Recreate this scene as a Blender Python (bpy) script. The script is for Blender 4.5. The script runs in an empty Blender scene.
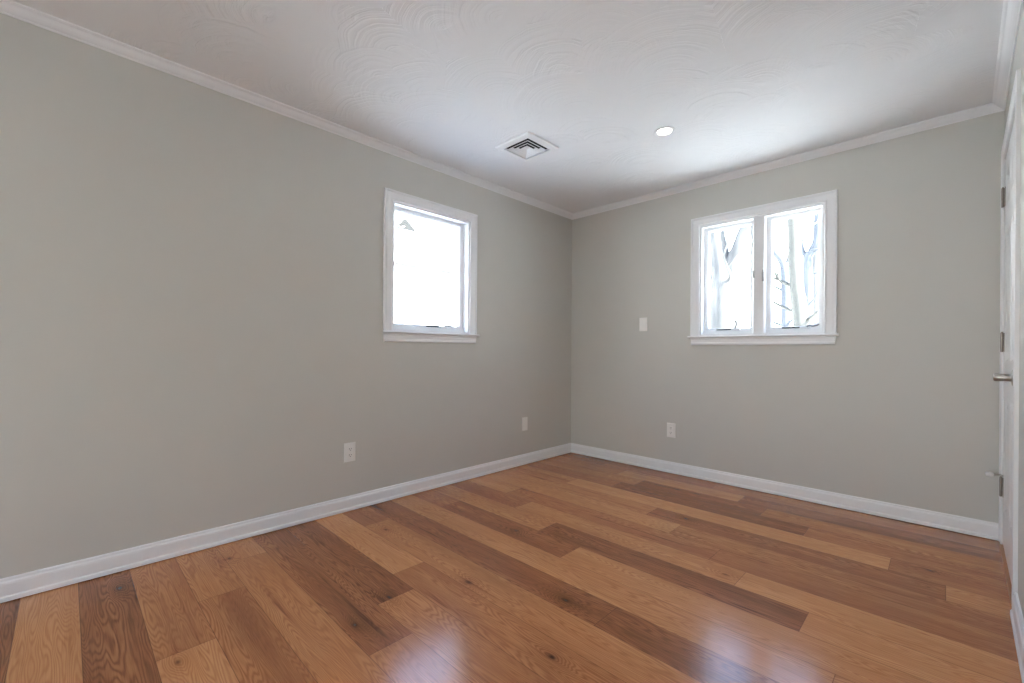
import bpy, bmesh, math, random
from mathutils import Vector, Matrix

C = bpy.context.scene.collection
S = bpy.context.scene

# ------------------------------------------------------------------ camera
FPX, YAW, ROLL, SHIFT = 438.31, -0.7767, 0.0069, 9.637
EYE = Vector((2.689, -3.594, 1.0222))
fw = Vector((math.sin(YAW), math.cos(YAW), 0))
r0 = Vector((math.cos(YAW), -math.sin(YAW), 0))
u0 = Vector((0, 0, 1))
rt = r0 * math.cos(ROLL) + u0 * math.sin(ROLL)
up = u0 * math.cos(ROLL) - r0 * math.sin(ROLL)
cam = bpy.data.cameras.new('camera')
cam.sensor_fit = 'HORIZONTAL'
cam.sensor_width = 36.0
cam.lens = FPX / 1024 * 36.0
cam.shift_y = SHIFT / 1024
cam.clip_start = 0.02
camo = bpy.data.objects.new('camera', cam)
C.objects.link(camo)
m = Matrix.Identity(4)
for i in range(3):
    m[i][0], m[i][1], m[i][2], m[i][3] = rt[i], up[i], -fw[i], EYE[i]
camo.matrix_world = m
S.camera = camo

# ------------------------------------------------------------------ light
SKY = 6.0
SUN = 37.0
W = bpy.data.worlds.new('world')
S.world = W
W.use_nodes = True
bg = W.node_tree.nodes['Background']
wt = W.node_tree
tc = wt.nodes.new('ShaderNodeTexCoord')
sz = wt.nodes.new('ShaderNodeSeparateXYZ')
wt.links.new(tc.outputs['Generated'], sz.inputs[0])
sr = wt.nodes.new('ShaderNodeValToRGB')          # hazy white horizon under a clear blue sky
sr.color_ramp.elements[0].position, sr.color_ramp.elements[0].color = 0.0, (1.0, 1.0, 1.0, 1)
sr.color_ramp.elements[1].position, sr.color_ramp.elements[1].color = 1.0, (0.13, 0.20, 0.40, 1)
for p_, c_ in ((0.22, (0.85, 0.94, 1.0, 1)), (0.55, (0.34, 0.48, 0.80, 1))):
    e_ = sr.color_ramp.elements.new(p_)
    e_.color = c_
wt.links.new(sz.outputs[2], sr.inputs[0])
wt.links.new(sr.outputs[0], bg.inputs[0])
bg.inputs[1].default_value = SKY
sun = bpy.data.lights.new('sun', 'SUN')
sun.energy = SUN
sun.angle = 0.009
sun.color = (0.99, 1.0, 0.95)
suno = bpy.data.objects.new('sun', sun)
C.objects.link(suno)
suno.rotation_euler = Vector((math.cos(0.85), 0.0, math.sin(0.85))).to_track_quat('Z', 'Y').to_euler()
S.view_settings.view_transform = 'Standard'
S.view_settings.look = 'None'
S.view_settings.gamma = 1.0
S.view_settings.use_curve_mapping = False
S.view_settings.exposure = 1.11
S.cycles.diffuse_bounces = 8
S.cycles.max_bounces = 16
S.cycles.transparent_max_bounces = 16
S.cycles.use_denoising = True
S.cycles.sample_clamp_indirect = 8.0
S.cycles.caustics_reflective = False
S.cycles.caustics_refractive = False

# ------------------------------------------------------------------ room dimensions
H = 2.40                 # ceiling
YF = -6.40               # wall behind the camera
XR = 2.925               # right wall at the back corner
KR = 0.0236              # right wall converges slightly
WT = 0.14                # wall thickness
cR = 1 / math.hypot(1, KR)


def right(s, d, z):      # s along the right wall from the back corner, d out into the room
    return Vector((XR - KR * cR * s - d * cR, -cR * s + KR * cR * d, z))


def left(u, w, z):       # u = y, w = into the room
    return Vector((w, u, z))


def back(u, w, z):
    return Vector((u, -w, z))


def front(u, w, z):
    return Vector((u, YF + w, z))


def world(x, y, z):
    return Vector((x, y, z))


# ------------------------------------------------------------------ node helpers
def srgb(r, g, b):
    f = lambda c: (c / 255 / 12.92) if c / 255 <= 0.04045 else ((c / 255 + 0.055) / 1.055) ** 2.4
    return (f(r), f(g), f(b), 1)


class NT:
    def __init__(self, name):
        self.m = bpy.data.materials.new(name)
        self.m.use_nodes = True
        self.t = self.m.node_tree
        self.b = self.t.nodes['Principled BSDF']
        self.out = self.t.nodes['Material Output']

    def n(self, typ, **kw):
        nd = self.t.nodes.new(typ)
        for k, v in kw.items():
            setattr(nd, k, v)
        return nd

    def link(self, a, b):
        self.t.links.new(a, b)

    def put(self, sock, v):
        if isinstance(v, bpy.types.NodeSocket):
            self.link(v, sock)
        else:
            sock.default_value = v

    def math(self, op, a, b=0.0, c=None, clamp=False):
        nd = self.n('ShaderNodeMath', operation=op, use_clamp=clamp)
        self.put(nd.inputs[0], a)
        self.put(nd.inputs[1], b)
        if c is not None:
            self.put(nd.inputs[2], c)
        return nd.outputs[0]

    def comb(self, x, y, z):
        nd = self.n('ShaderNodeCombineXYZ')
        for i, v in enumerate((x, y, z)):
            self.put(nd.inputs[i], v)
        return nd.outputs[0]

    def noise(self, vec, scale=1.0, detail=2.0, rough=0.5, dist=0.0):
        nd = self.n('ShaderNodeTexNoise')
        self.link(vec, nd.inputs['Vector'])
        nd.inputs['Scale'].default_value = scale
        nd.inputs['Detail'].default_value = detail
        nd.inputs['Roughness'].default_value = rough
        nd.inputs['Distortion'].default_value = dist
        return nd.outputs['Fac']

    def mix(self, f, a, b, mode='MIX'):
        nd = self.n('ShaderNodeMix', data_type='RGBA', blend_type=mode)
        self.put(nd.inputs[0], f)
        self.put(nd.inputs[6], a)
        self.put(nd.inputs[7], b)
        return nd.outputs[2]

    def ramp(self, f, stops):
        nd = self.n('ShaderNodeValToRGB')
        cr = nd.color_ramp
        while len(cr.elements) < len(stops):
            cr.elements.new(0.5)
        for e, (p, c) in zip(cr.elements, stops):
            e.position = p
            e.color = c
        self.link(f, nd.inputs[0])
        return nd.outputs[0]

    def bump(self, h, strength, dist):
        nd = self.n('ShaderNodeBump')
        nd.inputs['Strength'].default_value = strength
        nd.inputs['Distance'].default_value = dist
        self.link(h, nd.inputs['Height'])
        self.link(nd.outputs[0], self.b.inputs['Normal'])

    def pos(self):
        return self.n('ShaderNodeTexCoord').outputs['Object']


def plain(name, col, rough=0.5, metal=0.0, noise_amt=0.04, noise_scale=30.0, bump=0.0):
    k = NT(name)
    p = k.pos()
    f = k.noise(p, noise_scale, 3)
    dark = tuple(c * (1 - noise_amt) for c in col[:3]) + (1,)
    lite = tuple(min(1, c * (1 + noise_amt)) for c in col[:3]) + (1,)
    k.link(k.mix(f, dark, lite), k.b.inputs['Base Color'])
    k.b.inputs['Roughness'].default_value = rough
    k.b.inputs['Metallic'].default_value = metal
    if bump:
        k.bump(k.noise(p, 220, 2), bump, 0.001)
    return k.m


M = {}
M['wall'] = plain('greige wall paint', (0.548, 0.535, 0.498), 0.5, 0, 0.015, 6.0, 0.06)
M['trim'] = plain('white trim paint', (0.80, 0.80, 0.81), 0.35, 0, 0.01, 12.0)
M['vinyl'] = plain('white window vinyl', (0.82, 0.83, 0.84), 0.4, 0, 0.01, 12.0)
M['plastic'] = plain('white plate plastic', (0.80, 0.79, 0.76), 0.35, 0, 0.01, 20.0)
M['slot'] = plain('dark slot', (0.03, 0.03, 0.03), 0.6)
M['nickel'] = plain('satin nickel', (0.50, 0.47, 0.43), 0.33, 1.0, 0.05, 60)
M['hinge'] = plain('aged nickel hinge', (0.30, 0.26, 0.23), 0.42, 1.0, 0.15, 90)
M['crank'] = plain('grey crank metal', (0.34, 0.34, 0.345), 0.45, 0.5, 0.1, 60)
M['rubber'] = plain('pale bumper', (0.75, 0.75, 0.74), 0.5)
M['vent'] = plain('white vent enamel', (0.82, 0.82, 0.82), 0.35)
M['duct'] = plain('dark duct', (0.012, 0.012, 0.012), 0.8)  # near-black colour painted in for the shade inside the duct
M['dark_metal'] = plain('dark window hardware', (0.05, 0.05, 0.05), 0.5)
M['snow'] = plain('snowy ground', (0.79, 0.81, 0.80), 0.8, 0, 0.06, 0.6)
M['bounce_concrete'] = plain('bounce concrete', (0.30, 0.30, 0.29), 0.9, 0, 0.15, 5)  # tone of the added driveway, set for its bounce onto the ceiling
M['siding'] = plain('white siding', (0.84, 0.84, 0.83), 0.6, 0, 0.02, 3)
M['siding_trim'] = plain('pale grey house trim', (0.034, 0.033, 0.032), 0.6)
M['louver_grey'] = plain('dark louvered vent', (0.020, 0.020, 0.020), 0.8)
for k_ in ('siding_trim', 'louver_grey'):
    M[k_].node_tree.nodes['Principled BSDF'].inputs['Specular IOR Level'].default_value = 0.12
M['shingle'] = plain('pale roof', (0.55, 0.55, 0.56), 0.8, 0, 0.1, 8)


def bark_mat(name, a, b):
    k = NT(name)
    p = k.pos()
    sep = k.n('ShaderNodeSeparateXYZ')
    k.link(p, sep.inputs[0])
    v = k.comb(k.math('MULTIPLY', sep.outputs[0], 9), k.math('MULTIPLY', sep.outputs[1], 9), k.math('MULTIPLY', sep.outputs[2], 1.6))
    f = k.noise(v, 1.5, 5, 0.6)
    k.link(k.ramp(f, [(0.3, a), (0.7, b)]), k.b.inputs['Base Color'])
    k.b.inputs['Roughness'].default_value = 0.9
    k.bump(f, 0.6, 0.02)
    return k.m


M['bark_grey'] = bark_mat('blue grey bark', (0.036, 0.041, 0.050, 1), (0.058, 0.063, 0.074, 1))
M['bark_tan'] = bark_mat('tan grey bark', (0.050, 0.050, 0.045, 1), (0.080, 0.077, 0.068, 1))
M['bark_pale'] = bark_mat('pale mottled bark', (0.042, 0.042, 0.042, 1), (0.094, 0.091, 0.087, 1))


def glass_mat():
    k = NT('window glass')
    k.t.nodes.remove(k.b)
    tr = k.n('ShaderNodeBsdfTransparent')
    tr.inputs[0].default_value = (0.95, 0.965, 0.96, 1)
    gl = k.n('ShaderNodeBsdfGlossy')
    gl.inputs['Roughness'].default_value = 0.02
    fr = k.n('ShaderNodeFresnel')
    geo = k.n('ShaderNodeNewGeometry')
    k.link(k.math('MULTIPLY_ADD', geo.outputs['Backfacing'], 1 / 1.45 - 1.45, 1.45), fr.inputs[0])
    mx = k.n('ShaderNodeMixShader')
    k.link(fr.outputs[0], mx.inputs[0])
    k.link(tr.outputs[0], mx.inputs[1])
    k.link(gl.outputs[0], mx.inputs[2])
    k.link(mx.outputs[0], k.out.inputs[0])
    return k.m


M['glass'] = glass_mat()


def lamp_mat():
    k = NT('lit lamp lens')
    k.b.inputs['Base Color'].default_value = (1, 1, 1, 1)
    k.b.inputs['Emission Color'].default_value = (1.0, 0.90, 0.74, 1)
    k.b.inputs['Emission Strength'].default_value = 14.0
    return k.m


M['lens'] = lamp_mat()


def ceiling_mat():
    k = NT('swirl plaster ceiling')
    p = k.pos()
    k.b.inputs['Base Color'].default_value = (0.80, 0.80, 0.81, 1)
    k.b.inputs['Roughness'].default_value = 0.7
    sep = k.n('ShaderNodeSeparateXYZ')
    k.link(p, sep.inputs[0])
    flat = k.comb(sep.outputs[0], sep.outputs[1], 0.0)
    wob = k.noise(flat, 9.0, 2)
    hs = []
    # overlapping layers of trowel fans: broken concentric arcs swept over one side of scattered centres
    for off, sc, ang in ((0.0, 1.9, -1.2), (3.7, 2.3, -0.8), (7.9, 2.1, -1.75)):
        v = k.n('ShaderNodeTexVoronoi', voronoi_dimensions='2D', feature='F1')
        v.inputs['Scale'].default_value = sc
        v.inputs['Randomness'].default_value = 0.8
        sh = k.n('ShaderNodeVectorMath', operation='ADD')
        k.link(flat, sh.inputs[0])
        sh.inputs[1].default_value = (off, off * 0.6, 0)
        k.link(sh.outputs[0], v.inputs['Vector'])
        rel = k.n('ShaderNodeVectorMath', operation='SUBTRACT')
        k.link(sh.outputs[0], rel.inputs[0])
        k.link(v.outputs['Position'], rel.inputs[1])
        ln = k.n('ShaderNodeVectorMath', operation='LENGTH')
        k.link(rel.outputs[0], ln.inputs[0])
        dt = k.n('ShaderNodeVectorMath', operation='DOT_PRODUCT')
        k.link(rel.outputs[0], dt.inputs[0])
        dt.inputs[1].default_value = (math.cos(ang), math.sin(ang), 0)
        d = k.math('ADD', ln.outputs['Value'], k.math('MULTIPLY', wob, 0.03))
        side = k.math('MULTIPLY_ADD', k.math('DIVIDE', dt.outputs['Value'], k.math('ADD', ln.outputs['Value'], 0.01)), 2.0, -0.3, clamp=True)
        ring = k.noise(k.comb(k.math('MULTIPLY', d, 55.0), off + 0.5, k.math('MULTIPLY', v.outputs['Color'], 40.0)), 1.0, 3, 0.6)
        ring = k.math('POWER', ring, 2.0)
        hs.append(k.math('MULTIPLY', ring, side))
    h = k.math('ADD', k.math('MAXIMUM', hs[0], hs[1]), k.math('MULTIPLY', hs[2], 0.6))
    h = k.math('ADD', h, k.math('MULTIPLY', k.noise(flat, 5.0, 3), 0.5))
    k.bump(h, 0.7, 0.009)
    return k.m


M['ceiling'] = ceiling_mat()

Y0, PW = -2.88, 0.168     # plank lattice
KNOTS = [(0.19, -3.428, .030, 1), (1.058, -2.651, .020, 1), (1.135, -2.836, .020, 1), (1.20, -2.343, .030, .8),
         (1.761, -2.45, .024, 1), (1.589, -2.150, .026, 1), (0.209, -3.03, .022, .8), (0.96, -1.79, .026, .7),
         (1.568, -0.92, .022, .9), (2.653, -0.73, .026, .7), (1.98, -1.46, .018, .6), (0.914, -3.333, .020, .7),
         (0.43, -2.31, .022, .7), (2.25, -2.62, .02, .8)]


def floor_mat():
    k = NT('wide plank hickory floor')
    p = k.pos()
    sep = k.n('ShaderNodeSeparateXYZ')
    k.link(p, sep.inputs[0])
    x, y = sep.outputs[0], sep.outputs[1]
    at = k.n('ShaderNodeAttribute', attribute_name='plank', attribute_type='GEOMETRY')
    s2 = k.n('ShaderNodeSeparateColor')
    k.link(at.outputs['Color'], s2.inputs[0])
    tone, seed, edge = s2.outputs[0], s2.outputs[1], s2.outputs[2]
    uv = k.n('ShaderNodeUVMap', uv_map='ends')
    s3 = k.n('ShaderNodeSeparateXYZ')
    k.link(uv.outputs[0], s3.inputs[0])
    d0, vv = s3.outputs[0], s3.outputs[1]
    sx = k.math('MULTIPLY_ADD', seed, 37.0, x)
    # knots: dark eye plus a bulge that bends the grain around it
    bulge = None
    eye = None
    for (kx, ky, r, a) in KNOTS:
        dx = k.math('MULTIPLY', k.math('SUBTRACT', x, kx), 0.55)
        dy = k.math('SUBTRACT', y, ky)
        dd = k.math('ADD', k.math('MULTIPLY', dx, dx), k.math('MULTIPLY', dy, dy))
        g = k.math('MULTIPLY', k.math('EXPONENT', k.math('MULTIPLY', dd, -1 / (3.2 * r * r))), a)
        e = k.math('MULTIPLY', k.math('EXPONENT', k.math('MULTIPLY', dd, -1 / (0.16 * r * r))), a)
        bulge = g if bulge is None else k.math('ADD', bulge, g)
        eye = e if eye is None else k.math('ADD', eye, e)
    # cathedral grain = contour lines of a long stretched field
    field = k.noise(k.comb(k.math('MULTIPLY', sx, 0.85), k.math('MULTIPLY', y, 9.5), k.math('MULTIPLY', seed, 11.0)), 1.0, 2.2, 0.5)
    fine = k.noise(k.comb(k.math('MULTIPLY', sx, 5.0), k.math('MULTIPLY', y, 60.0), seed), 1.0, 2)
    fld = k.math('ADD', field, k.math('MULTIPLY', bulge, 0.16))
    fld = k.math('ADD', fld, k.math('MULTIPLY', fine, 0.026))
    ring = k.math('MULTIPLY_ADD', k.math('SINE', k.math('MULTIPLY', fld, 250.0)), 0.5, 0.5)
    ring = k.math('POWER', ring, 1.7)
    pore = k.noise(k.comb(k.math('MULTIPLY', sx, 9.0), k.math('MULTIPLY', y, 230.0), seed), 1.0, 2, 0.6)
    broad = k.noise(k.comb(k.math('MULTIPLY', sx, 0.9), k.math('MULTIPLY', y, 11.0), k.math('MULTIPLY', seed, 5.0)), 1.0, 2)
    strk = k.noise(k.comb(k.math('MULTIPLY', sx, 1.3), k.math('MULTIPLY', y, 30.0), k.math('MULTIPLY', seed, 3.0)), 1.0, 3)
    strk = k.math('MULTIPLY_ADD', strk, 6.0, -3.75, clamp=True)
    amt = k.math('MULTIPLY_ADD', broad, 2.6, -0.75, clamp=True)
    t = k.math('MULTIPLY_ADD', k.math('SUBTRACT', broad, 0.5), 0.62, k.math('MULTIPLY_ADD', tone, 0.82, 0.12))
    t = k.math('ADD', t, k.math('MULTIPLY', k.math('SUBTRACT', pore, 0.5), 0.34))
    t = k.math('SUBTRACT', t, k.math('MULTIPLY', ring, k.math('MULTIPLY_ADD', amt, 0.22, 0.05)))
    t = k.math('SUBTRACT', t, k.math('MULTIPLY', strk, 0.34))
    t = k.math('SUBTRACT', t, k.math('MULTIPLY', bulge, 0.14), clamp=True)
    col = k.ramp(t, [(0.0, srgb(102, 60, 36)), (0.28, srgb(154, 96, 60)), (0.55, srgb(190, 127, 82)), (0.85, srgb(214, 153, 102)), (1.0, srgb(226, 170, 118))])
    col = k.mix(k.math('MULTIPLY', eye, 0.92, clamp=True), col, srgb(40, 24, 18))
    # joints: the hairline gap at plank sides and ends
    side = k.math('MINIMUM', vv, k.math('SUBTRACT', PW, vv))
    gap = k.math('MINIMUM', side, d0)
    line = k.math('LESS_THAN', gap, 0.0011)
    col = k.mix(k.math('MULTIPLY', line, 0.55), col, srgb(58, 36, 25))
    k.link(col, k.b.inputs['Base Color'])
    k.b.inputs['IOR'].default_value = 1.45
    rg = k.math('MULTIPLY_ADD', pore, 0.10, 0.13)
    k.link(rg, k.b.inputs['Roughness'])
    h = k.math('ADD', k.math('MULTIPLY', pore, 0.35), k.math('MULTIPLY', k.math('SUBTRACT', 1.0, line), 0.6))
    h = k.math('ADD', h, k.math('MULTIPLY', broad, 0.4))
    k.bump(h, 0.12, 0.0012)
    return k.m


M['floor'] = floor_mat()
M['threshold'] = plain('oak strip', srgb(176, 122, 82), 0.35, 0, 0.2, 40)


# ------------------------------------------------------------------ mesh helpers
def obj(name, bm, mat, parent=None, smooth=False, recalc=True):
    if recalc:
        bmesh.ops.recalc_face_normals(bm, faces=bm.faces)
    me = bpy.data.meshes.new(name)
    bm.to_mesh(me)
    bm.free()
    for mm in (mat if isinstance(mat, (list, tuple)) else [mat]):
        me.materials.append(mm)
    if smooth:
        for f in me.polygons:
            f.use_smooth = True
    o = bpy.data.objects.new(name, me)
    C.objects.link(o)
    if parent is not None:
        o.parent = parent
        o.matrix_parent_inverse = Matrix.Translation(-parent.location)
    return o


def tag(o, label, cat, kind=None, group=None):
    o['label'] = label
    o['category'] = cat
    if kind:
        o['kind'] = kind
    if group:
        o['group'] = group
    return o


def empty(name, loc, label, cat, kind=None, group=None):
    o = bpy.data.objects.new(name, None)
    C.objects.link(o)
    o.location = loc
    o.empty_display_size = 0.05
    return tag(o, label, cat, kind, group)


def box(bm, F, a, b, bevel=0.0):
    """box between a and b in frame F(u,w,z)"""
    vs = []
    for z in (a[2], b[2]):
        for (u, w) in ((a[0], a[1]), (b[0], a[1]), (b[0], b[1]), (a[0], b[1])):
            vs.append(bm.verts.new(F(u, w, z)))
    q = [(0, 1, 2, 3), (4, 7, 6, 5), (0, 4, 5, 1), (1, 5, 6, 2), (2, 6, 7, 3), (3, 7, 4, 0)]
    fs = [bm.faces.new([vs[i] for i in f]) for f in q]
    if bevel:
        es = {e for f in fs for e in f.edges}
        bmesh.ops.bevel(bm, geom=list(es), offset=bevel, segments=2, affect='EDGES', profile=0.5)


def loft(bm, rings, closed_profile=True, caps=True):
    vr = [[bm.verts.new(p) for p in r] for r in rings]
    n = len(vr[0])
    for a, b in zip(vr, vr[1:]):
        for i in range(n if closed_profile else n - 1):
            j = (i + 1) % n
            bm.faces.new((a[i], a[j], b[j], b[i]))
    if caps and closed_profile:
        bm.faces.new(vr[0])
        bm.faces.new(list(reversed(vr[-1])))


def tube(bm, pts, radii, n=12, caps=True):
    rings = []
    prev = None
    for i, p in enumerate(pts):
        a = pts[max(i - 1, 0)]
        b = pts[min(i + 1, len(pts) - 1)]
        t = (b - a).normalized()
        if prev is None:
            prev = t.orthogonal().normalized()
        x = (prev - t * prev.dot(t)).normalized()
        prev = x
        y = t.cross(x)
        r = radii[i] if isinstance(radii, (list, tuple)) else radii
        rings.append([p + (x * math.cos(2 * math.pi * k / n) + y * math.sin(2 * math.pi * k / n)) * r for k in range(n)])
    loft(bm, rings, True, caps)


def lathe(bm, c, axis, prof, n=32):
    """prof: list of (distance along axis, radius)"""
    axis = axis.normalized()
    x = axis.orthogonal().normalized()
    y = axis.cross(x)
    rings = [[c + axis * h + (x * math.cos(2 * math.pi * k / n) + y * math.sin(2 * math.pi * k / n)) * max(r, 1e-4) for k in range(n)] for h, r in prof]
    loft(bm, rings, True, True)


def wall_with_holes(F, u0, u1, z0, z1, holes, t):
    """slab w in [-t, 0] with through holes [(ua,ub,za,zb)]"""
    us = sorted({u0, u1, *[h[0] for h in holes], *[h[1] for h in holes]})
    zs = sorted({z0, z1, *[h[2] for h in holes], *[h[3] for h in holes]})
    bm = bmesh.new()
    solid = lambda i, j: 0 <= i < len(us) - 1 and 0 <= j < len(zs) - 1 and not any(
        h[0] <= (us[i] + us[i + 1]) / 2 <= h[1] and h[2] <= (zs[j] + zs[j + 1]) / 2 <= h[3] for h in holes)
    cache = {}

    def v(i, j, k):
        if (i, j, k) not in cache:
            cache[(i, j, k)] = bm.verts.new(F(us[i], -t if k else 0, zs[j]))
        return cache[(i, j, k)]
    for i in range(len(us) - 1):
        for j in range(len(zs) - 1):
            if not solid(i, j):
                continue
            for k in (0, 1):
                bm.faces.new((v(i, j, k), v(i + 1, j, k), v(i + 1, j + 1, k), v(i, j + 1, k)))
            for (ni, nj, a, b) in ((i - 1, j, (i, j), (i, j + 1)), (i + 1, j, (i + 1, j), (i + 1, j + 1)), (i, j - 1, (i, j), (i + 1, j)), (i, j + 1, (i, j + 1), (i + 1, j + 1))):
                if not solid(ni, nj):
                    bm.faces.new((v(*a, 0), v(*b, 0), v(*b, 1), v(*a, 1)))
    return bm


def sweep(F, prof, ua, ub, ma=0.0, mb=0.0):
    """run profile [(w,z)] along u from ua to ub in frame F; ma/mb = mitre (du per dw) at each end"""
    bm = bmesh.new()
    loft(bm, [[F(ua + ma * w, w, z) for w, z in prof], [F(ub + mb * w, w, z) for w, z in prof]])
    return bm


# ------------------------------------------------------------------ floor
rng = random.Random(5)
ROWS = {
    -6: [(1.0, .22), (3.2, .40)], -5: [(3.2, .74)], -4: [(3.2, .27)], -3: [(.86, .52), (3.2, .72)],
    -2: [(.55, .56), (3.2, .44)], -1: [(.26, .62), (3.2, .60)], 0: [(1.325, .30), (3.2, .60)],
    1: [(1.075, .24), (3.2, .54)], 2: [(.905, .74), (3.2, .50)], 3: [(.30, .42), (3.2, .58)],
    4: [(1.765, .27), (3.2, .24)], 5: [(.55, .62), (2.45, .64), (3.2, .58)], 6: [(.35, .40), (1.34, .27), (3.2, .66)],
    7: [(1.05, .56), (2.317, .20), (3.2, .72)], 8: [(.7, .34), (2.04, .60), (3.2, .74)], 9: [(.45, .64), (1.87, .40), (3.2, .43)],
    10: [(1.59, .64), (3.2, .41)], 11: [(1.36, .56), (2.703, .30), (3.2, .66)], 12: [(.6, .5), (2.51, .74), (3.2, .42)],
    13: [(.9, .36), (2.135, .22), (3.2, .46)], 14: [(1.0, .48), (1.872, .27), (3.2, .48)], 15: [(.75, .42), (1.69, .62), (3.2, .26)],
    16: [(.5, .26), (1.45, .36), (3.2, .46)], 17: [(1.9, .42), (3.2, .35)],
}
bm = bmesh.new()
uvl = bm.loops.layers.uv.new('ends')
cl = bm.faces.layers.float_color.new('plank')
FX0, FX1 = -0.05, 3.05
for k in range(-22, 18):
    row = ROWS.get(k)
    if row is None:
        row = [(rng.uniform(.6, 1.9), rng.uniform(.25, .7)), (3.2, rng.uniform(.25, .7))]
    xa = FX0
    ya = Y0 + PW * k
    for (xb, tone) in row:
        xb = min(xb, FX1)
        if xb <= xa:
            continue
        mid = (xa + xb) / 2
        sd = rng.random()
        for (p, q) in ((xa, mid), (mid, xb)):
            f = bm.faces.new([bm.verts.new((a, b, 0)) for a, b in ((p, ya), (q, ya), (q, ya + PW), (p, ya + PW))])
            f[cl] = (tone, sd, 0, 1)
            for lp in f.loops:
                x_, y_ = lp.vert.co.x, lp.vert.co.y
                lp[uvl].uv = (min(x_ - xa, xb - x_), y_ - ya)
        xa = xb
floor = obj('floor', bm, M['floor'], recalc=False)
tag(floor, 'wide plank brown wood floor with knots and mixed tones', 'floor', 'structure')

# ------------------------------------------------------------------ ceiling and walls
VC = (0.68, -1.42)       # vent centre
LC = (1.445, -0.985)     # recessed light centre
bm = bmesh.new()
box(bm, world, (-WT, YF - WT, H), (XR + WT, WT, H + 0.12))
tag(obj('ceiling', bm, M['ceiling']), 'white plaster ceiling with swirled trowel texture', 'ceiling', 'structure')

WIN1 = (-2.03, -1.35, 1.155, 2.045)
WIN2 = (1.285, 2.115, 1.155, 2.040)
FILL_WIN = (1.05, 2.60, 0.25, 2.10)  # unseen window opening behind the camera, added for fill light
tag(obj('wall_left', wall_with_holes(left, YF - WT, WT, -0.1, H, [WIN1], WT), M['wall']),
    'long greige wall with the single-pane window', 'wall', 'structure')
tag(obj('wall_back', wall_with_holes(back, -0.001, XR, -0.1, H, [WIN2], WT), M['wall']),
    'greige wall with the two-pane window', 'wall', 'structure')
XF = right(-YF, 0, 0).x
tag(obj('wall_front', wall_with_holes(front, 0.0, XF + 0.05, -0.1, H, [FILL_WIN], WT), M['wall']),
    'greige wall behind the camera', 'wall', 'structure')
DS0, DS1, DZ = 0.072, 0.880, 2.066    # door opening along the right wall
bm = wall_with_holes(right, -WT, 6.50, -0.1, H, [(DS0, DS1, -0.1, DZ)], 0.10)
box(bm, right, (-WT, -0.16, -0.1), (6.50, -0.102, H))  # unseen backing behind the door, added to block light leaks
tag(obj('wall_right', bm, M['wall']), 'greige wall that holds the white door', 'wall', 'structure')

# crown and baseboard
CROWN = [(0, 2.358), (.005, 2.358), (.008, 2.364), (.012, 2.366), (.018, 2.370), (.026, 2.377), (.033, 2.385), (.037, 2.389), (.043, 2.391), (.049, 2.395), (.049, H), (0, H)]
BASE = [(0, .0955), (.005, .0955), (.0075, .091), (.008, .084), (.0115, .078), (.0125, .070), (.0125, .026), (.016, .020), (.0165, .004), (0, .004)]
BASE_R = [(w * 1.2, z) for w, z in BASE]
for nm, F, a, b, ma, mb, lab in (
        ('left', left, YF, 0.0, 1, -1, 'white crown molding above the wall with the single-pane window'),
        ('back', back, 0.0, XR, 1, -1, 'white crown molding above the wall with the two-pane window'),
        ('right', right, 0.0, 6.40, 1, 0, 'white crown molding above the white door')):
    i = {'left': 1, 'back': 2, 'right': 3}[nm]
    tag(obj('trim_%d' % i, sweep(F, CROWN, a, b, ma, mb), M['trim']), lab, 'crown molding', 'structure')
for nm, F, pr, a, b, ma, mb, lab in (
        ('left', left, BASE, YF, 0.0, 1, -1, 'white baseboard along the wall with the single-pane window'),
        ('back', back, BASE, 0.0, XR, 1, 0, 'white baseboard along the wall with the two-pane window'),
        ('right', right, BASE_R, 0.994, 6.40, 0, 0, 'white baseboard beside the door on the nearest wall')):
    tag(obj('baseboard_' + nm, sweep(F, pr, a, b, ma, mb), M['trim']), lab, 'baseboard', 'structure')


# ------------------------------------------------------------------ windows
CAS = [(0.0, 0.0), (0.0, .010), (.004, .0145), (.009, .0145), (.013, .0105), (.048, .013), (.054, .0145), (.058, .0185), (.068, .0185), (.070, .017), (.070, 0.0)]


def casing_bm(F, u0, u1, z0, z1, width=0.070, prof=CAS, scale=1.0, width2=None):
    """three-sided mitred picture casing around an opening (inner edges u0,u1,z1), feet at z0"""
    bm = bmesh.new()
    k = width / 0.070
    pr = [(a * k, b * scale) for a, b in prof]
    g = (width2 or width) / width
    loft(bm, [[F(u0 - a, b, z0) for a, b in pr], [F(u0 - a, b, z1 + a) for a, b in pr],
              [F(u1 + a * g, b, z1 + a) for a, b in pr], [F(u1 + a * g, b, z0) for a, b in pr]])
    return bm


def sash_bm(F, u0, u1, z0, z1, wb, wf, st, bot, top):
    """sash frame with a bevelled inner edge"""
    bm = bmesh.new()
    bv = 0.006
    def rect(du0, du1, dz0, dz1, w):
        return [F(u0 + du0, w, z0 + dz0), F(u1 - du1, w, z0 + dz0), F(u1 - du1, w, z1 - dz1), F(u0 + du0, w, z1 - dz1)]
    rings = [rect(0, 0, 0, 0, wb), rect(0, 0, 0, 0, wf - .002), rect(.002, .002, .002, .002, wf),
             rect(st - bv, st - bv, bot - bv, top - bv, wf), rect(st - bv, st - bv, bot - bv, top - bv, wf - .006), rect(st, st, bot, top, wf - .012),
             rect(st, st, bot, top, wb)]
    vr = [[bm.verts.new(p) for p in r] for r in rings]
    for a, b in zip(vr, vr[1:] + vr[:1]):
        for i in range(4):
            j = (i + 1) % 4
            bm.faces.new((a[i], a[j], b[j], b[i]))
    return bm


def pane(F, u0, u1, z0, z1, w, parent, name='glass_pane'):
    bm = bmesh.new()
    box(bm, F, (u0, w - .002, z0), (u1, w + .002, z1))
    return obj(name, bm, M['glass'], parent)


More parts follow.
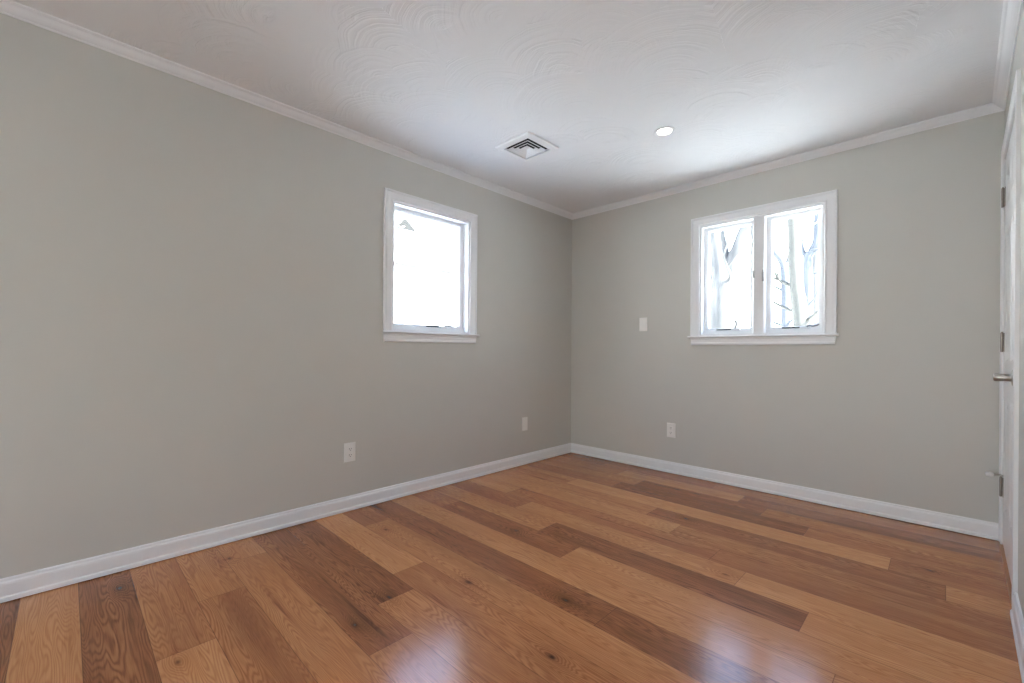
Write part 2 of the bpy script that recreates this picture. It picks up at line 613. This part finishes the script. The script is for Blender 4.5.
def crank(F, u, z, w, parent, side, folded):
    """casement operator: base cover, dark arm slot and crank handle"""
    bm = bmesh.new()
    box(bm, F, (u - .030, w - .004, z - .002), (u + .030, w + .020, z + .016), 0.004)
    base = obj('crank_base', bm, M['vinyl'], parent)
    bm = bmesh.new()
    if folded:
        pts = [F(u + .010, w + .018, z + .014), F(u + .018, w + .026, z + .022), F(u + .045, w + .028, z + .016), F(u + .070, w + .026, z + .020), F(u + .078, w + .026, z + .030)]
    else:
        pts = [F(u - .004, w + .010, z + .014), F(u - .002, w + .018, z + .026), F(u + .008, w + .022, z + .042), F(u + .009, w + .022, z + .056), F(u - .002, w + .022, z + .072)]
    tube(bm, pts, [.007, .0065, .006, .006, .008], 10)
    h = obj('crank_handle', bm, M['crank'], base, True)
    h['label'] = 'metal crank handle'
    return base


def lock(F, u, z, w, parent, sgn):
    bm = bmesh.new()
    box(bm, F, (u - .008, w, z - .035), (u + .008, w + .006, z + .035), 0.002)
    tube(bm, [F(u, w + .004, z), F(u, w + .014, z + .004), F(u + sgn * .002, w + .018, z + .030), F(u + sgn * .003, w + .014, z + .048)], [.006, .0055, .005, .004], 10)
    o = obj('sash_lock', bm, M['crank'], parent, False)
    return o


def window(idx, F, hole, splits, label, stile=0.035, mull=None, w_sash=-.055, hand=None, detail=True):
    u0, u1, z0, z1 = hole
    c = F((u0 + u1) / 2, 0, z0)
    root = empty('window_%d' % idx, c, label, 'window', 'structure')
    # jamb liner
    bm = bmesh.new()
    t = .012
    for a, b in (((u0, -WT, z0), (u0 + t, .002, z1)), ((u1 - t, -WT, z0), (u1, .002, z1)), ((u0 + t, -WT, z1 - t), (u1 - t, .002, z1)), ((u0 + t, -WT, z0), (u1 - t, .0, z0 + t))):
        box(bm, F, a, b)
    obj('jamb', bm, M['trim'], root)
    obj('casing', casing_bm(F, u0, u1, z0, z1), M['trim'], root)
    # stool with rounded nose and horns, apron below
    bm = bmesh.new()
    nose = [(-.03, z0 - .017), (.030, z0 - .017), (.035, z0 - .013), (.0365, z0 - .0085), (.035, z0 - .004), (.031, z0), (-.03, z0)]
    loft(bm, [[F(u0 + .001, w, z) if w < 0 else F(u0 - .086, w, z) for w, z in nose], [F(u1 - .001, w, z) if w < 0 else F(u1 + .086, w, z) for w, z in nose]])
    obj('sill', bm, M['trim'], root)
    bm = bmesh.new()
    ap = [(0, z0 - .018), (.018, z0 - .018), (.018, z0 - .026), (.014, z0 - .030), (.0135, z0 - .052), (.0165, z0 - .058), (.0165, z0 - .068), (.012, z0 - .074), (0, z0 - .074)]
    loft(bm, [[F(u0 - .070 + (z0 - z) * .10, w, z) for w, z in ap], [F(u1 + .070 - (z0 - z) * .10, w, z) for w, z in ap]])
    obj('apron', bm, M['trim'], root)
    if mull:
        bm = bmesh.new()
        a, b = mull
        pr = [(a, -.10), (a, -.012), (a + .004, -.004), (a + .010, -.002), (b - .010, -.002), (b - .004, -.004), (b, -.012), (b, -.10)]
        loft(bm, [[F(u, w, z0 + .001) for u, w in pr], [F(u, w, z1 - t) for u, w in pr]])
        obj('mullion', bm, M['trim'], root)
    for n, (a, b) in enumerate(splits):
        sb = sash_bm(F, a, b, z0 + t, z1 - t, w_sash - .035, w_sash, stile, .047, .028)
        s = obj('sash', sb, M['vinyl'], root)
        pane(F, a + stile - .004, b - stile + .004, z0 + t + .043, z1 - t - .024, w_sash - .018, s)
        if not detail:
            continue
        # stop strip in front of the sash foot and the dark arm slot
        bm = bmesh.new()
        box(bm, F, (a, w_sash + .001, z0 + .010), (b, w_sash + .012, z0 + .044), .003)
        obj('sash_stop', bm, M['vinyl'], root)
        cu, fold = hand[n]
        bm = bmesh.new()
        box(bm, F, (cu - .125, w_sash + .003, z0 + .0445), (cu - .018, w_sash + .016, z0 + .054), .001)
        o = obj('operator_arm', bm, M['dark_metal'], root)
        o['label'] = 'dark operator arm'
        crank(F, cu + .02, z0 + .040, w_sash + .006, root, 1, fold)
    return root


w1 = window(1, left, WIN1, [(WIN1[0] + .012, WIN1[1] - .012)],
            'single-pane white crank window in the long wall', .042, None, -.058, [(-1.590, True)])
w2 = window(2, back, WIN2, [(WIN2[0] + .012, 1.672), (1.752, WIN2[1] - .012)],
            'two-pane white crank window with bare trees outside', .034, (1.672, 1.752), -.058, [(1.525, False), (1.982, True)])
lk = lock(back, 1.742, 1.585, -.004, w2, 1)
lk2 = lock(back, 1.682, 1.585, -.012, w2, -1)
w3 = window(3, front, FILL_WIN, [(FILL_WIN[0] + .012, 1.79), (1.87, FILL_WIN[1] - .012)],
            'unseen window added behind the camera for fill light', .034, (1.79, 1.87), -.058, None, False)
for F, hole in ((left, WIN1), (back, WIN2), (front, FILL_WIN)):      # sky portals help the daylight sample cleanly
    u0, u1, z0, z1 = hole
    L = bpy.data.lights.new('window_daylight', 'AREA')
    L.shape = 'RECTANGLE'
    L.size, L.size_y = u1 - u0, z1 - z0
    L.cycles.is_portal = True
    o = bpy.data.objects.new('window_daylight', L)
    C.objects.link(o)
    o.location = F((u0 + u1) / 2, -WT - .01, (z0 + z1) / 2)
    nrm = F(0, 1, 0) - F(0, 0, 0)
    o.rotation_euler = (-nrm).to_track_quat('Z', 'Y').to_euler()

# ------------------------------------------------------------------ door on the right wall
dr = empty('door_1', right((DS0 + DS1) / 2, 0, 0), 'white six-panel door at the right edge of the room', 'door', 'structure')
S0, S1, Z0, Z1 = DS0 + .003, DS1 - .003, .014, DZ - .004
FACE = 0.0


def door_slab():
    bm = bmesh.new()
    cols = [(S0 + .110, S0 + .342), (S0 + .442, S1 - .110)]
    rows = [(.215, .80), (.99, 1.645), (1.785, 1.955)]
    us = sorted({S0, S1, *[c for p in cols for c in p]})
    zs = sorted({Z0, Z1, *[c for p in rows for c in p]})
    V = {}

    def v(u, w, z):
        key = (round(u, 5), round(w, 5), round(z, 5))
        if key not in V:
            V[key] = bm.verts.new(right(u, w, z))
        return V[key]

    def rect(u0, u1, z0, z1, i, w):
        return [v(u0 + i, w, z0 + i), v(u1 - i, w, z0 + i), v(u1 - i, w, z1 - i), v(u0 + i, w, z1 - i)]
    for a, b in zip(us, us[1:]):
        for c, d in zip(zs, zs[1:]):
            if (a, b) in cols and (c, d) in rows:
                rr = [rect(a, b, c, d, 0, FACE), rect(a, b, c, d, .006, FACE - .004), rect(a, b, c, d, .014, FACE - .009),
                      rect(a, b, c, d, .030, FACE - .009), rect(a, b, c, d, .048, FACE - .002)]
                for p, q in zip(rr, rr[1:]):
                    for i in range(4):
                        j = (i + 1) % 4
                        bm.faces.new((p[i], p[j], q[j], q[i]))
                bm.faces.new(rr[-1])
            else:
                bm.faces.new(rect(a, b, c, d, 0, FACE))
    wb = FACE - .035
    n = len(us)
    loop = [(u, Z0) for u in us] + [(S1, z) for z in zs[1:]] + [(u, Z1) for u in reversed(us[:-1])] + [(S0, z) for z in reversed(zs[1:-1])]
    for p, q in zip(loop, loop[1:] + loop[:1]):
        bm.faces.new((v(p[0], FACE, p[1]), v(q[0], FACE, q[1]), v(q[0], wb, q[1]), v(p[0], wb, p[1])))
    bm.faces.new([v(a, wb, b) for a, b in loop])
    return bm


obj('slab', door_slab(), M['trim'], dr)
for hz in (1.863, 1.087, .312):
    bm = bmesh.new()
    axis = Vector((0, 0, 1))
    k = right(DS0 + .001, .0085, hz)
    lathe(bm, k + Vector((0, 0, -.052)), axis, [(0, .002), (.002, .006), (.033, .006), (.034, .0052), (.036, .006), (.068, .006), (.070, .0052), (.072, .006), (.102, .006), (.104, .0045), (.108, .0035), (.110, .001)], 14)
    h = obj('hinge', bm, M['hinge'], dr)
    bm = bmesh.new()
    box(bm, right, (DS0 + .006, -.001, hz - .05), (DS0 + .034, .0022, hz + .05))
    box(bm, right, (DS0 - .012, .0, hz - .05), (DS0 - .004, .0138, hz + .05))
    obj('hinge_leaf', bm, M['hinge'], h)
    h['label'] = 'dark nickel hinge'
# hinge-pin door stop on the lowest hinge
hz = .312 + .062
bm = bmesh.new()
p0 = right(DS0 + .001, .0085, hz)
lathe(bm, p0 + Vector((0, 0, -.005)), Vector((0, 0, 1)), [(0, .004), (.001, .009), (.008, .009), (.009, .004)], 14)
p1 = right(DS0 + .012, .050, hz)
tube(bm, [p0, p1], .0060, 10)
st = obj('hinge_pin_stop', bm, M['nickel'], dr, True)
bm = bmesh.new()
lathe(bm, p1, (p1 - p0), [(-.016, .006), (-.013, .012), (-.002, .0145), (.008, .0135), (.014, .010), (.016, .003)], 16)
bp = obj('bumper', bm, M['rubber'], st, True)
bp['label'] = 'pale rubber bumper'
# lever handle
KS, KZ = .812, .925
nr = right(0, 1, 0) - right(0, 0, 0)
tw = (right(0, 0, 0) - right(1, 0, 0))       # towards the hinges
bm = bmesh.new()
c0 = right(KS, FACE, KZ)
lathe(bm, c0, nr, [(0, .036), (.004, .036), (.008, .034), (.0105, .028), (.011, .022), (.013, .0165), (.030, .0155), (.044, .0165), (.058, .0170), (.062, .013), (.063, .003)], 28)
hd = obj('door_handle', bm, M['nickel'], dr, True)
hd['label'] = 'satin nickel lever handle'
bm = bmesh.new()
q = c0 + nr * .049
tube(bm, [q - tw * .012, q, q + tw * .03, q + tw * .07, q + tw * .105, q + tw * .116 - nr * .006], [.010, .0135, .0125, .0115, .0105, .007], 14)
obj('lever', bm, M['nickel'], hd, True)

# door casing and jamb
bm = casing_bm(right, DS0 - .004, DS1 + .004, 0.002, DZ + .004, .064, CAS, 0.72, .112)
tag(obj('trim_4', bm, M['trim']), 'white casing around the six-panel door', 'door casing', 'structure')
bm = bmesh.new()
box(bm, right, (DS0 - .004, -.095, .001), (DS0 + .0, -.0005, DZ))
box(bm, right, (DS1, -.095, .001), (DS1 + .004, -.0005, DZ))
box(bm, right, (DS0, -.095, DZ), (DS1, -.0005, DZ + .004))
tag(obj('trim_5', bm, M['trim']), 'white jamb lining the door opening', 'door jamb', 'structure')
bm = bmesh.new()
pr = [(-.02, 0), (.012, 0), (.0125, .002), (.010, .005), (-.02, .006)]
loft(bm, [[right(DS0 + .002, w, z) for w, z in pr], [right(DS1 - .002, w, z) for w, z in pr]])
tag(obj('trim_6', bm, M['threshold']), 'thin tan wood strip under the door', 'threshold', 'structure')


# ------------------------------------------------------------------ wall plates
def plate_frame(F, u, z):
    return lambda a, w, b: F(u + a, w, z + b)


def plate_bm(G, hw, hh):
    bm = bmesh.new()
    rings = []
    for i, w in ((0, 0.0), (0, .0025), (.0015, .0042), (.004, .0052), (.010, .0056)):
        rings.append([G(-hw + i, w, -hh + i), G(hw - i, w, -hh + i), G(hw - i, w, hh - i), G(-hw + i, w, hh - i)])
    loft(bm, rings)
    return bm


def screw(G, a, b, w, parent):
    bm = bmesh.new()
    n = G(0, 1, 0) - G(0, 0, 0)
    lathe(bm, G(a, w - .001, b), n, [(0, .0035), (.0012, .0033), (.0016, .002)], 14)
    return obj('screw', bm, M['plastic'], parent)


def outlet(F, u, z, label, group):
    G = plate_frame(F, u, z)
    root = empty('wall_outlet', F(u, 0, z), label, 'outlet', None, group)
    obj('cover_plate', plate_bm(G, .037, .060), M['plastic'], root)
    for s in (-1, 1):
        bm = bmesh.new()
        zc = s * .0195
        pts = []
        for i in range(24):
            t = 2 * math.pi * i / 24
            x = .0172 * math.cos(t)
            y = max(-.0118, min(.0118, .0172 * math.sin(t)))
            pts.append((x, y))
        loft(bm, [[G(x, .004, zc + y) for x, y in pts], [G(x, .0078, zc + y) for x, y in pts], [G(x * .95, .0084, zc + y * .95) for x, y in pts]])
        sk = obj('socket', bm, M['plastic'], root)
        bm = bmesh.new()
        for dx, hh in ((-.0064, .0042), (.0064, .0034)):
            box(bm, G, (dx - .0014, .0079, zc + .003 - hh), (dx + .0014, .0087, zc + .003 + hh))
        n = G(0, 1, 0) - G(0, 0, 0)
        lathe(bm, G(0, .0079, zc - .0068), n, [(0, .0026), (.0008, .0026)], 12)
        obj('slots', bm, M['slot'], sk)['label'] = 'dark socket slots'
    screw(G, 0, 0, .0058, root)
    return root


outlet(left, -2.325, .373, 'white duplex outlet low on the long wall, nearer the viewer', 'white duplex outlets')
outlet(back, 1.053, .362, 'white duplex outlet low on the wall under the two-pane window', 'white duplex outlets')
G = plate_frame(left, -.688, .366)
root = empty('blank_plate', left(-.688, 0, .366), 'small blank white wall plate low near the room corner', 'wall plate')
obj('cover_plate', plate_bm(G, .035, .060), M['plastic'], root)
for s in (-1, 1):
    screw(G, 0, s * .042, .0058, root)
G = plate_frame(back, .791, 1.268)
root = empty('light_switch', back(.791, 0, 1.268), 'white rocker switch plate left of the two-pane window', 'switch')
obj('cover_plate', plate_bm(G, .037, .060), M['plastic'], root)
bm = bmesh.new()
loft(bm, [[G(a * .0165, .004, b * .0335) for a, b in ((-1, -1), (1, -1), (1, 1), (-1, 1))],
          [G(-.0165, .0085, -.0335), G(.0165, .0085, -.0335), G(.0165, .0062, .0335), G(-.0165, .0062, .0335)],
          [G(-.0150, .0092, -.032), G(.0150, .0092, -.032), G(.0150, .0066, .032), G(-.0150, .0066, .032)]])
obj('rocker', bm, M['plastic'], root)
for s in (-1, 1):
    screw(G, 0, s * .048, .0058, root)

# ------------------------------------------------------------------ ceiling vent
vx, vy = VC
vr = empty('ceiling_vent', (vx, vy, H), 'square white four-way air vent on the ceiling', 'vent')


def sq(h, z):
    return [Vector((vx - h, vy - h, z)), Vector((vx + h, vy - h, z)), Vector((vx + h, vy + h, z)), Vector((vx - h, vy + h, z))]


bm = bmesh.new()
rings = [sq(.152, H - .0002), sq(.152, H - .005), sq(.147, H - .010), sq(.114, H - .017), sq(.110, H - .016), sq(.110, H - .0002)]
vv = [[bm.verts.new(p) for p in r] for r in rings]
for a, b in zip(vv, vv[1:] + vv[:1]):
    for i in range(4):
        j = (i + 1) % 4
        bm.faces.new((a[i], a[j], b[j], b[i]))
obj('frame', bm, M['vent'], vr)
bm = bmesh.new()
box(bm, lambda a, b, c: Vector((vx + a, vy + b, c)), (-.111, -.111, H - .0016), (.111, .111, H - .0002))  # flat dark sheet under the ceiling in place of a shaded hollow
obj('duct_shade_sheet', bm, M['duct'], vr)['label'] = 'dark duct opening'
for i, h in enumerate((.093, .069, .045)):
    bm = bmesh.new()
    z0 = H - .017 - .002 * i
    rr_ = [sq(h, z0), sq(h, z0 - .0012), sq(h - .005, z0 - .0016), sq(h - .026, H - .004), sq(h - .024, H - .0035), sq(h - .004, z0)]
    vv = [[bm.verts.new(p) for p in r] for r in rr_]
    for a, b in zip(vv, vv[1:] + vv[:1]):
        for q_ in range(4):
            j = (q_ + 1) % 4
            bm.faces.new((a[q_], a[j], b[j], b[q_]))
    if i == 2:
        bm.faces.new([bm.verts.new(p) for p in sq(.0192, H - .0042)])
    obj('louver', bm, M['vent'], vr)

# ------------------------------------------------------------------ recessed lights


def downlight(x, y, label):
    r = empty('recessed_light', (x, y, H), label, 'ceiling light', None)
    bm = bmesh.new()
    n = 40
    rings = [[Vector((x + math.cos(2 * math.pi * k / n) * rad, y + math.sin(2 * math.pi * k / n) * rad, z)) for k in range(n)]
             for rad, z in ((.062, H - .0003), (.062, H - .002), (.058, H - .0035), (.045, H - .004), (.041, H - .003), (.041, H - .0003))]
    vv = [[bm.verts.new(p) for p in rr] for rr in rings]
    for a, b in zip(vv, vv[1:] + vv[:1]):
        for i in range(n):
            j = (i + 1) % n
            bm.faces.new((a[i], a[j], b[j], b[i]))
    obj('trim_ring', bm, M['vent'], r, True)
    bm = bmesh.new()
    lathe(bm, Vector((x, y, H - .0005)), Vector((0, 0, -1)), [(0, .0412), (.002, .0412), (.0030, .038), (.0036, .02), (.0038, .001)], n)
    ln = obj('lens', bm, M['lens'], r, True)
    ln['label'] = 'glowing white lens'
    return r


downlight(LC[0], LC[1], 'small round lit recessed light in the white ceiling')

# ------------------------------------------------------------------ outside
bm = bmesh.new()
n = 28
GZ = -0.55
hgt = random.Random(3)
grid = [[bm.verts.new((-30 + 60 * i / n, -30 + 60 * j / n, GZ + hgt.uniform(-.05, .05))) for j in range(n + 1)] for i in range(n + 1)]
for i in range(n):
    for j in range(n):
        bm.faces.new((grid[i][j], grid[i + 1][j], grid[i + 1][j + 1], grid[i][j + 1]))
tag(obj('ground', bm, M['snow'], None, True), 'bright snowy ground outside the windows', 'ground', 'structure')


def tree(name, label, mat, stems, seed, twigs=10):
    """stems: list of (points, radii)"""
    rr = random.Random(seed)
    bm = bmesh.new()
    base = Vector(stems[0][0][0])
    allpts = []
    for pts, rad in stems:
        ps, rs = [], []
        P = [Vector(p) for p in pts]
        for i in range(len(P) - 1):
            q0, q1, q2, q3 = P[max(i - 1, 0)], P[i], P[i + 1], P[min(i + 2, len(P) - 1)]
            for n_ in range(6):
                t = n_ / 6
                p = 0.5 * (2 * q1 + (q2 - q0) * t + (2 * q0 - 5 * q1 + 4 * q2 - q3) * t * t + (3 * q1 - q0 - 3 * q2 + q3) * t ** 3)
                r = rad[i] + (rad[i + 1] - rad[i]) * t
                ps.append(p + Vector((rr.uniform(-1, 1), rr.uniform(-1, 1), 0)) * r * .05)
                rs.append(r * rr.uniform(.97, 1.03))
        ps.append(P[-1])
        rs.append(rad[-1])
        tube(bm, ps, rs, 12)
        allpts += list(zip(ps, rs))
    root = empty(name, (base.x, base.y, GZ), label, 'tree', None, 'bare trees outside')
    trunk = obj('trunk', bm, mat, root, True)
    up_ = [(p, r) for p, r in allpts if p.z > 1.2]
    for k in range(twigs):
        p, r = up_[rr.randrange(len(up_))]
        bm = bmesh.new()
        a = rr.uniform(0, 2 * math.pi)
        d = Vector((math.cos(a), math.sin(a) * .6, rr.uniform(.2, .9))).normalized()
        L = rr.uniform(.5, 1.3)
        side = Vector((-d.y, d.x, 0))
        pts = [p - d * r * .5, p + d * L * .35 + side * rr.uniform(-.1, .1), p + d * L * .7 + side * rr.uniform(-.2, .2), p + d * L + Vector((0, 0, .15))]
        r1 = min(r * .35, .028)
        tube(bm, pts, [r1, r1 * .75, r1 * .5, r1 * .2], 7)
        fork = pts[1].lerp(pts[2], .5)
        tube(bm, [fork, fork + side * L * .25 + Vector((0, 0, .18)), fork + side * L * .4 + Vector((0, 0, .4))], [r1 * .55, r1 * .4, r1 * .15], 7)
        obj('branch', bm, mat, root, True)
    return root


tree('bare_tree', 'slim blue-grey tree seen at the left of the right-hand pane', M['bark_grey'],
     [([(.60, 6, GZ), (.553, 6, 1.517), (.513, 6, 2.645), (.35, 6, 2.995), (.296, 6, 3.45), (.20, 6, 4.6)], [.10, .075, .060, .05, .042, .03]),
      ([(.513, 6, 2.60), (.62, 6.1, 3.1), (.60, 6.2, 4.2)], [.035, .028, .018])], 11)
tree('bare_tree', 'thickest tan tree, leaning through the middle of the right-hand pane', M['bark_tan'],
     [([(1.24, 4.5, GZ), (1.106, 4.5, 1.433), (1.027, 4.5, 2.163), (.994, 4.5, 3.04), (.90, 4.6, 5.0)], [.15, .115, .098, .088, .06])], 12)
tree('bare_tree', 'forked grey tree behind the thick leaning trunk', M['bark_grey'],
     [([(0.332, 9.00, GZ), (0.337, 9.00, 1.657), (0.352, 9.00, 2.771), (0.348, 9.00, 3.426)], [0.150, 0.125, 0.106, 0.094]),
      ([(0.348, 9.00, 3.365), (0.215, 9.00, 3.592), (0.083, 9.00, 4.613), (0.020, 9.13, 5.985)], [0.062, 0.056, 0.044, 0.025]),
      ([(0.348, 9.00, 3.340), (0.508, 9.00, 3.713), (0.544, 9.00, 4.306), (0.644, 9.13, 5.985)], [0.087, 0.075, 0.062, 0.037])], 13)
tree('bare_tree', 'pale trunk at the right edge of the right-hand pane', M['bark_pale'],
     [([(0.203, 11.50, GZ), (0.112, 11.50, 1.775), (0.082, 11.50, 2.840), (0.099, 11.63, 5.550)], [0.221, 0.182, 0.143, 0.078])], 14, 6)
tree('bare_tree', 'broad pale forked tree filling the left-hand pane', M['bark_pale'],
     [([(.22, 3.5, GZ), (.27, 3.5, 1.40), (.29, 3.5, 2.10), (.20, 3.5, 2.65), (.08, 3.5, 3.5), (.0, 3.6, 5.0)], [.26, .215, .19, .125, .09, .05]),
      ([(.30, 3.5, 1.75), (.38, 3.5, 2.25), (.53, 3.5, 2.65), (.72, 3.5, 3.4), (.85, 3.6, 4.8)], [.12, .145, .115, .08, .05])], 15, 8)

# added unseen driveway slab, tunes bounce light through the window behind the camera
bm = bmesh.new()
box(bm, world, (-6, -24, GZ + .06), (14, YF - .3, GZ + .12))
tag(obj('added_paving', bm, M['bounce_concrete']), 'unseen concrete driveway added to set the bounce light', 'driveway', 'structure')

# neighbouring house
hs = empty('house', (-11, 4.6, GZ), 'white sided house outside the single-pane window', 'house')
bm = bmesh.new()
prof = [(0.5, GZ), (9.5, GZ), (9.5, 5.2), (5.0, 8.2), (.5, 5.2)]
loft(bm, [[Vector((-9, y, z)) for y, z in prof], [Vector((-15, y, z)) for y, z in prof]])
obj('wall', bm, M['siding'], hs)
bm = bmesh.new()
for sg in (-1, 1):
    pr = [(5.0, 8.25), (5.0 + sg * 4.9, 5.0), (5.0 + sg * 4.9, 5.15), (5.0, 8.42)]
    loft(bm, [[Vector((-8.6, y, z)) for y, z in pr], [Vector((-15.3, y, z)) for y, z in pr]])
obj('roof', bm, M['shingle'], hs)
bm = bmesh.new()
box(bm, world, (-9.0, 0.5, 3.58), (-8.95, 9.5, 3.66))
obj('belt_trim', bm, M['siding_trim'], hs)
bm = bmesh.new()
loft(bm, [[Vector((x, 3.28, 4.70)), Vector((x, 3.95, 4.70)), Vector((x, 3.58, 5.02))] for x in (-8.9, -9.0)])
obj('gable_vent', bm, M['louver_grey'], hs)['label'] = 'dark triangular gable vent'
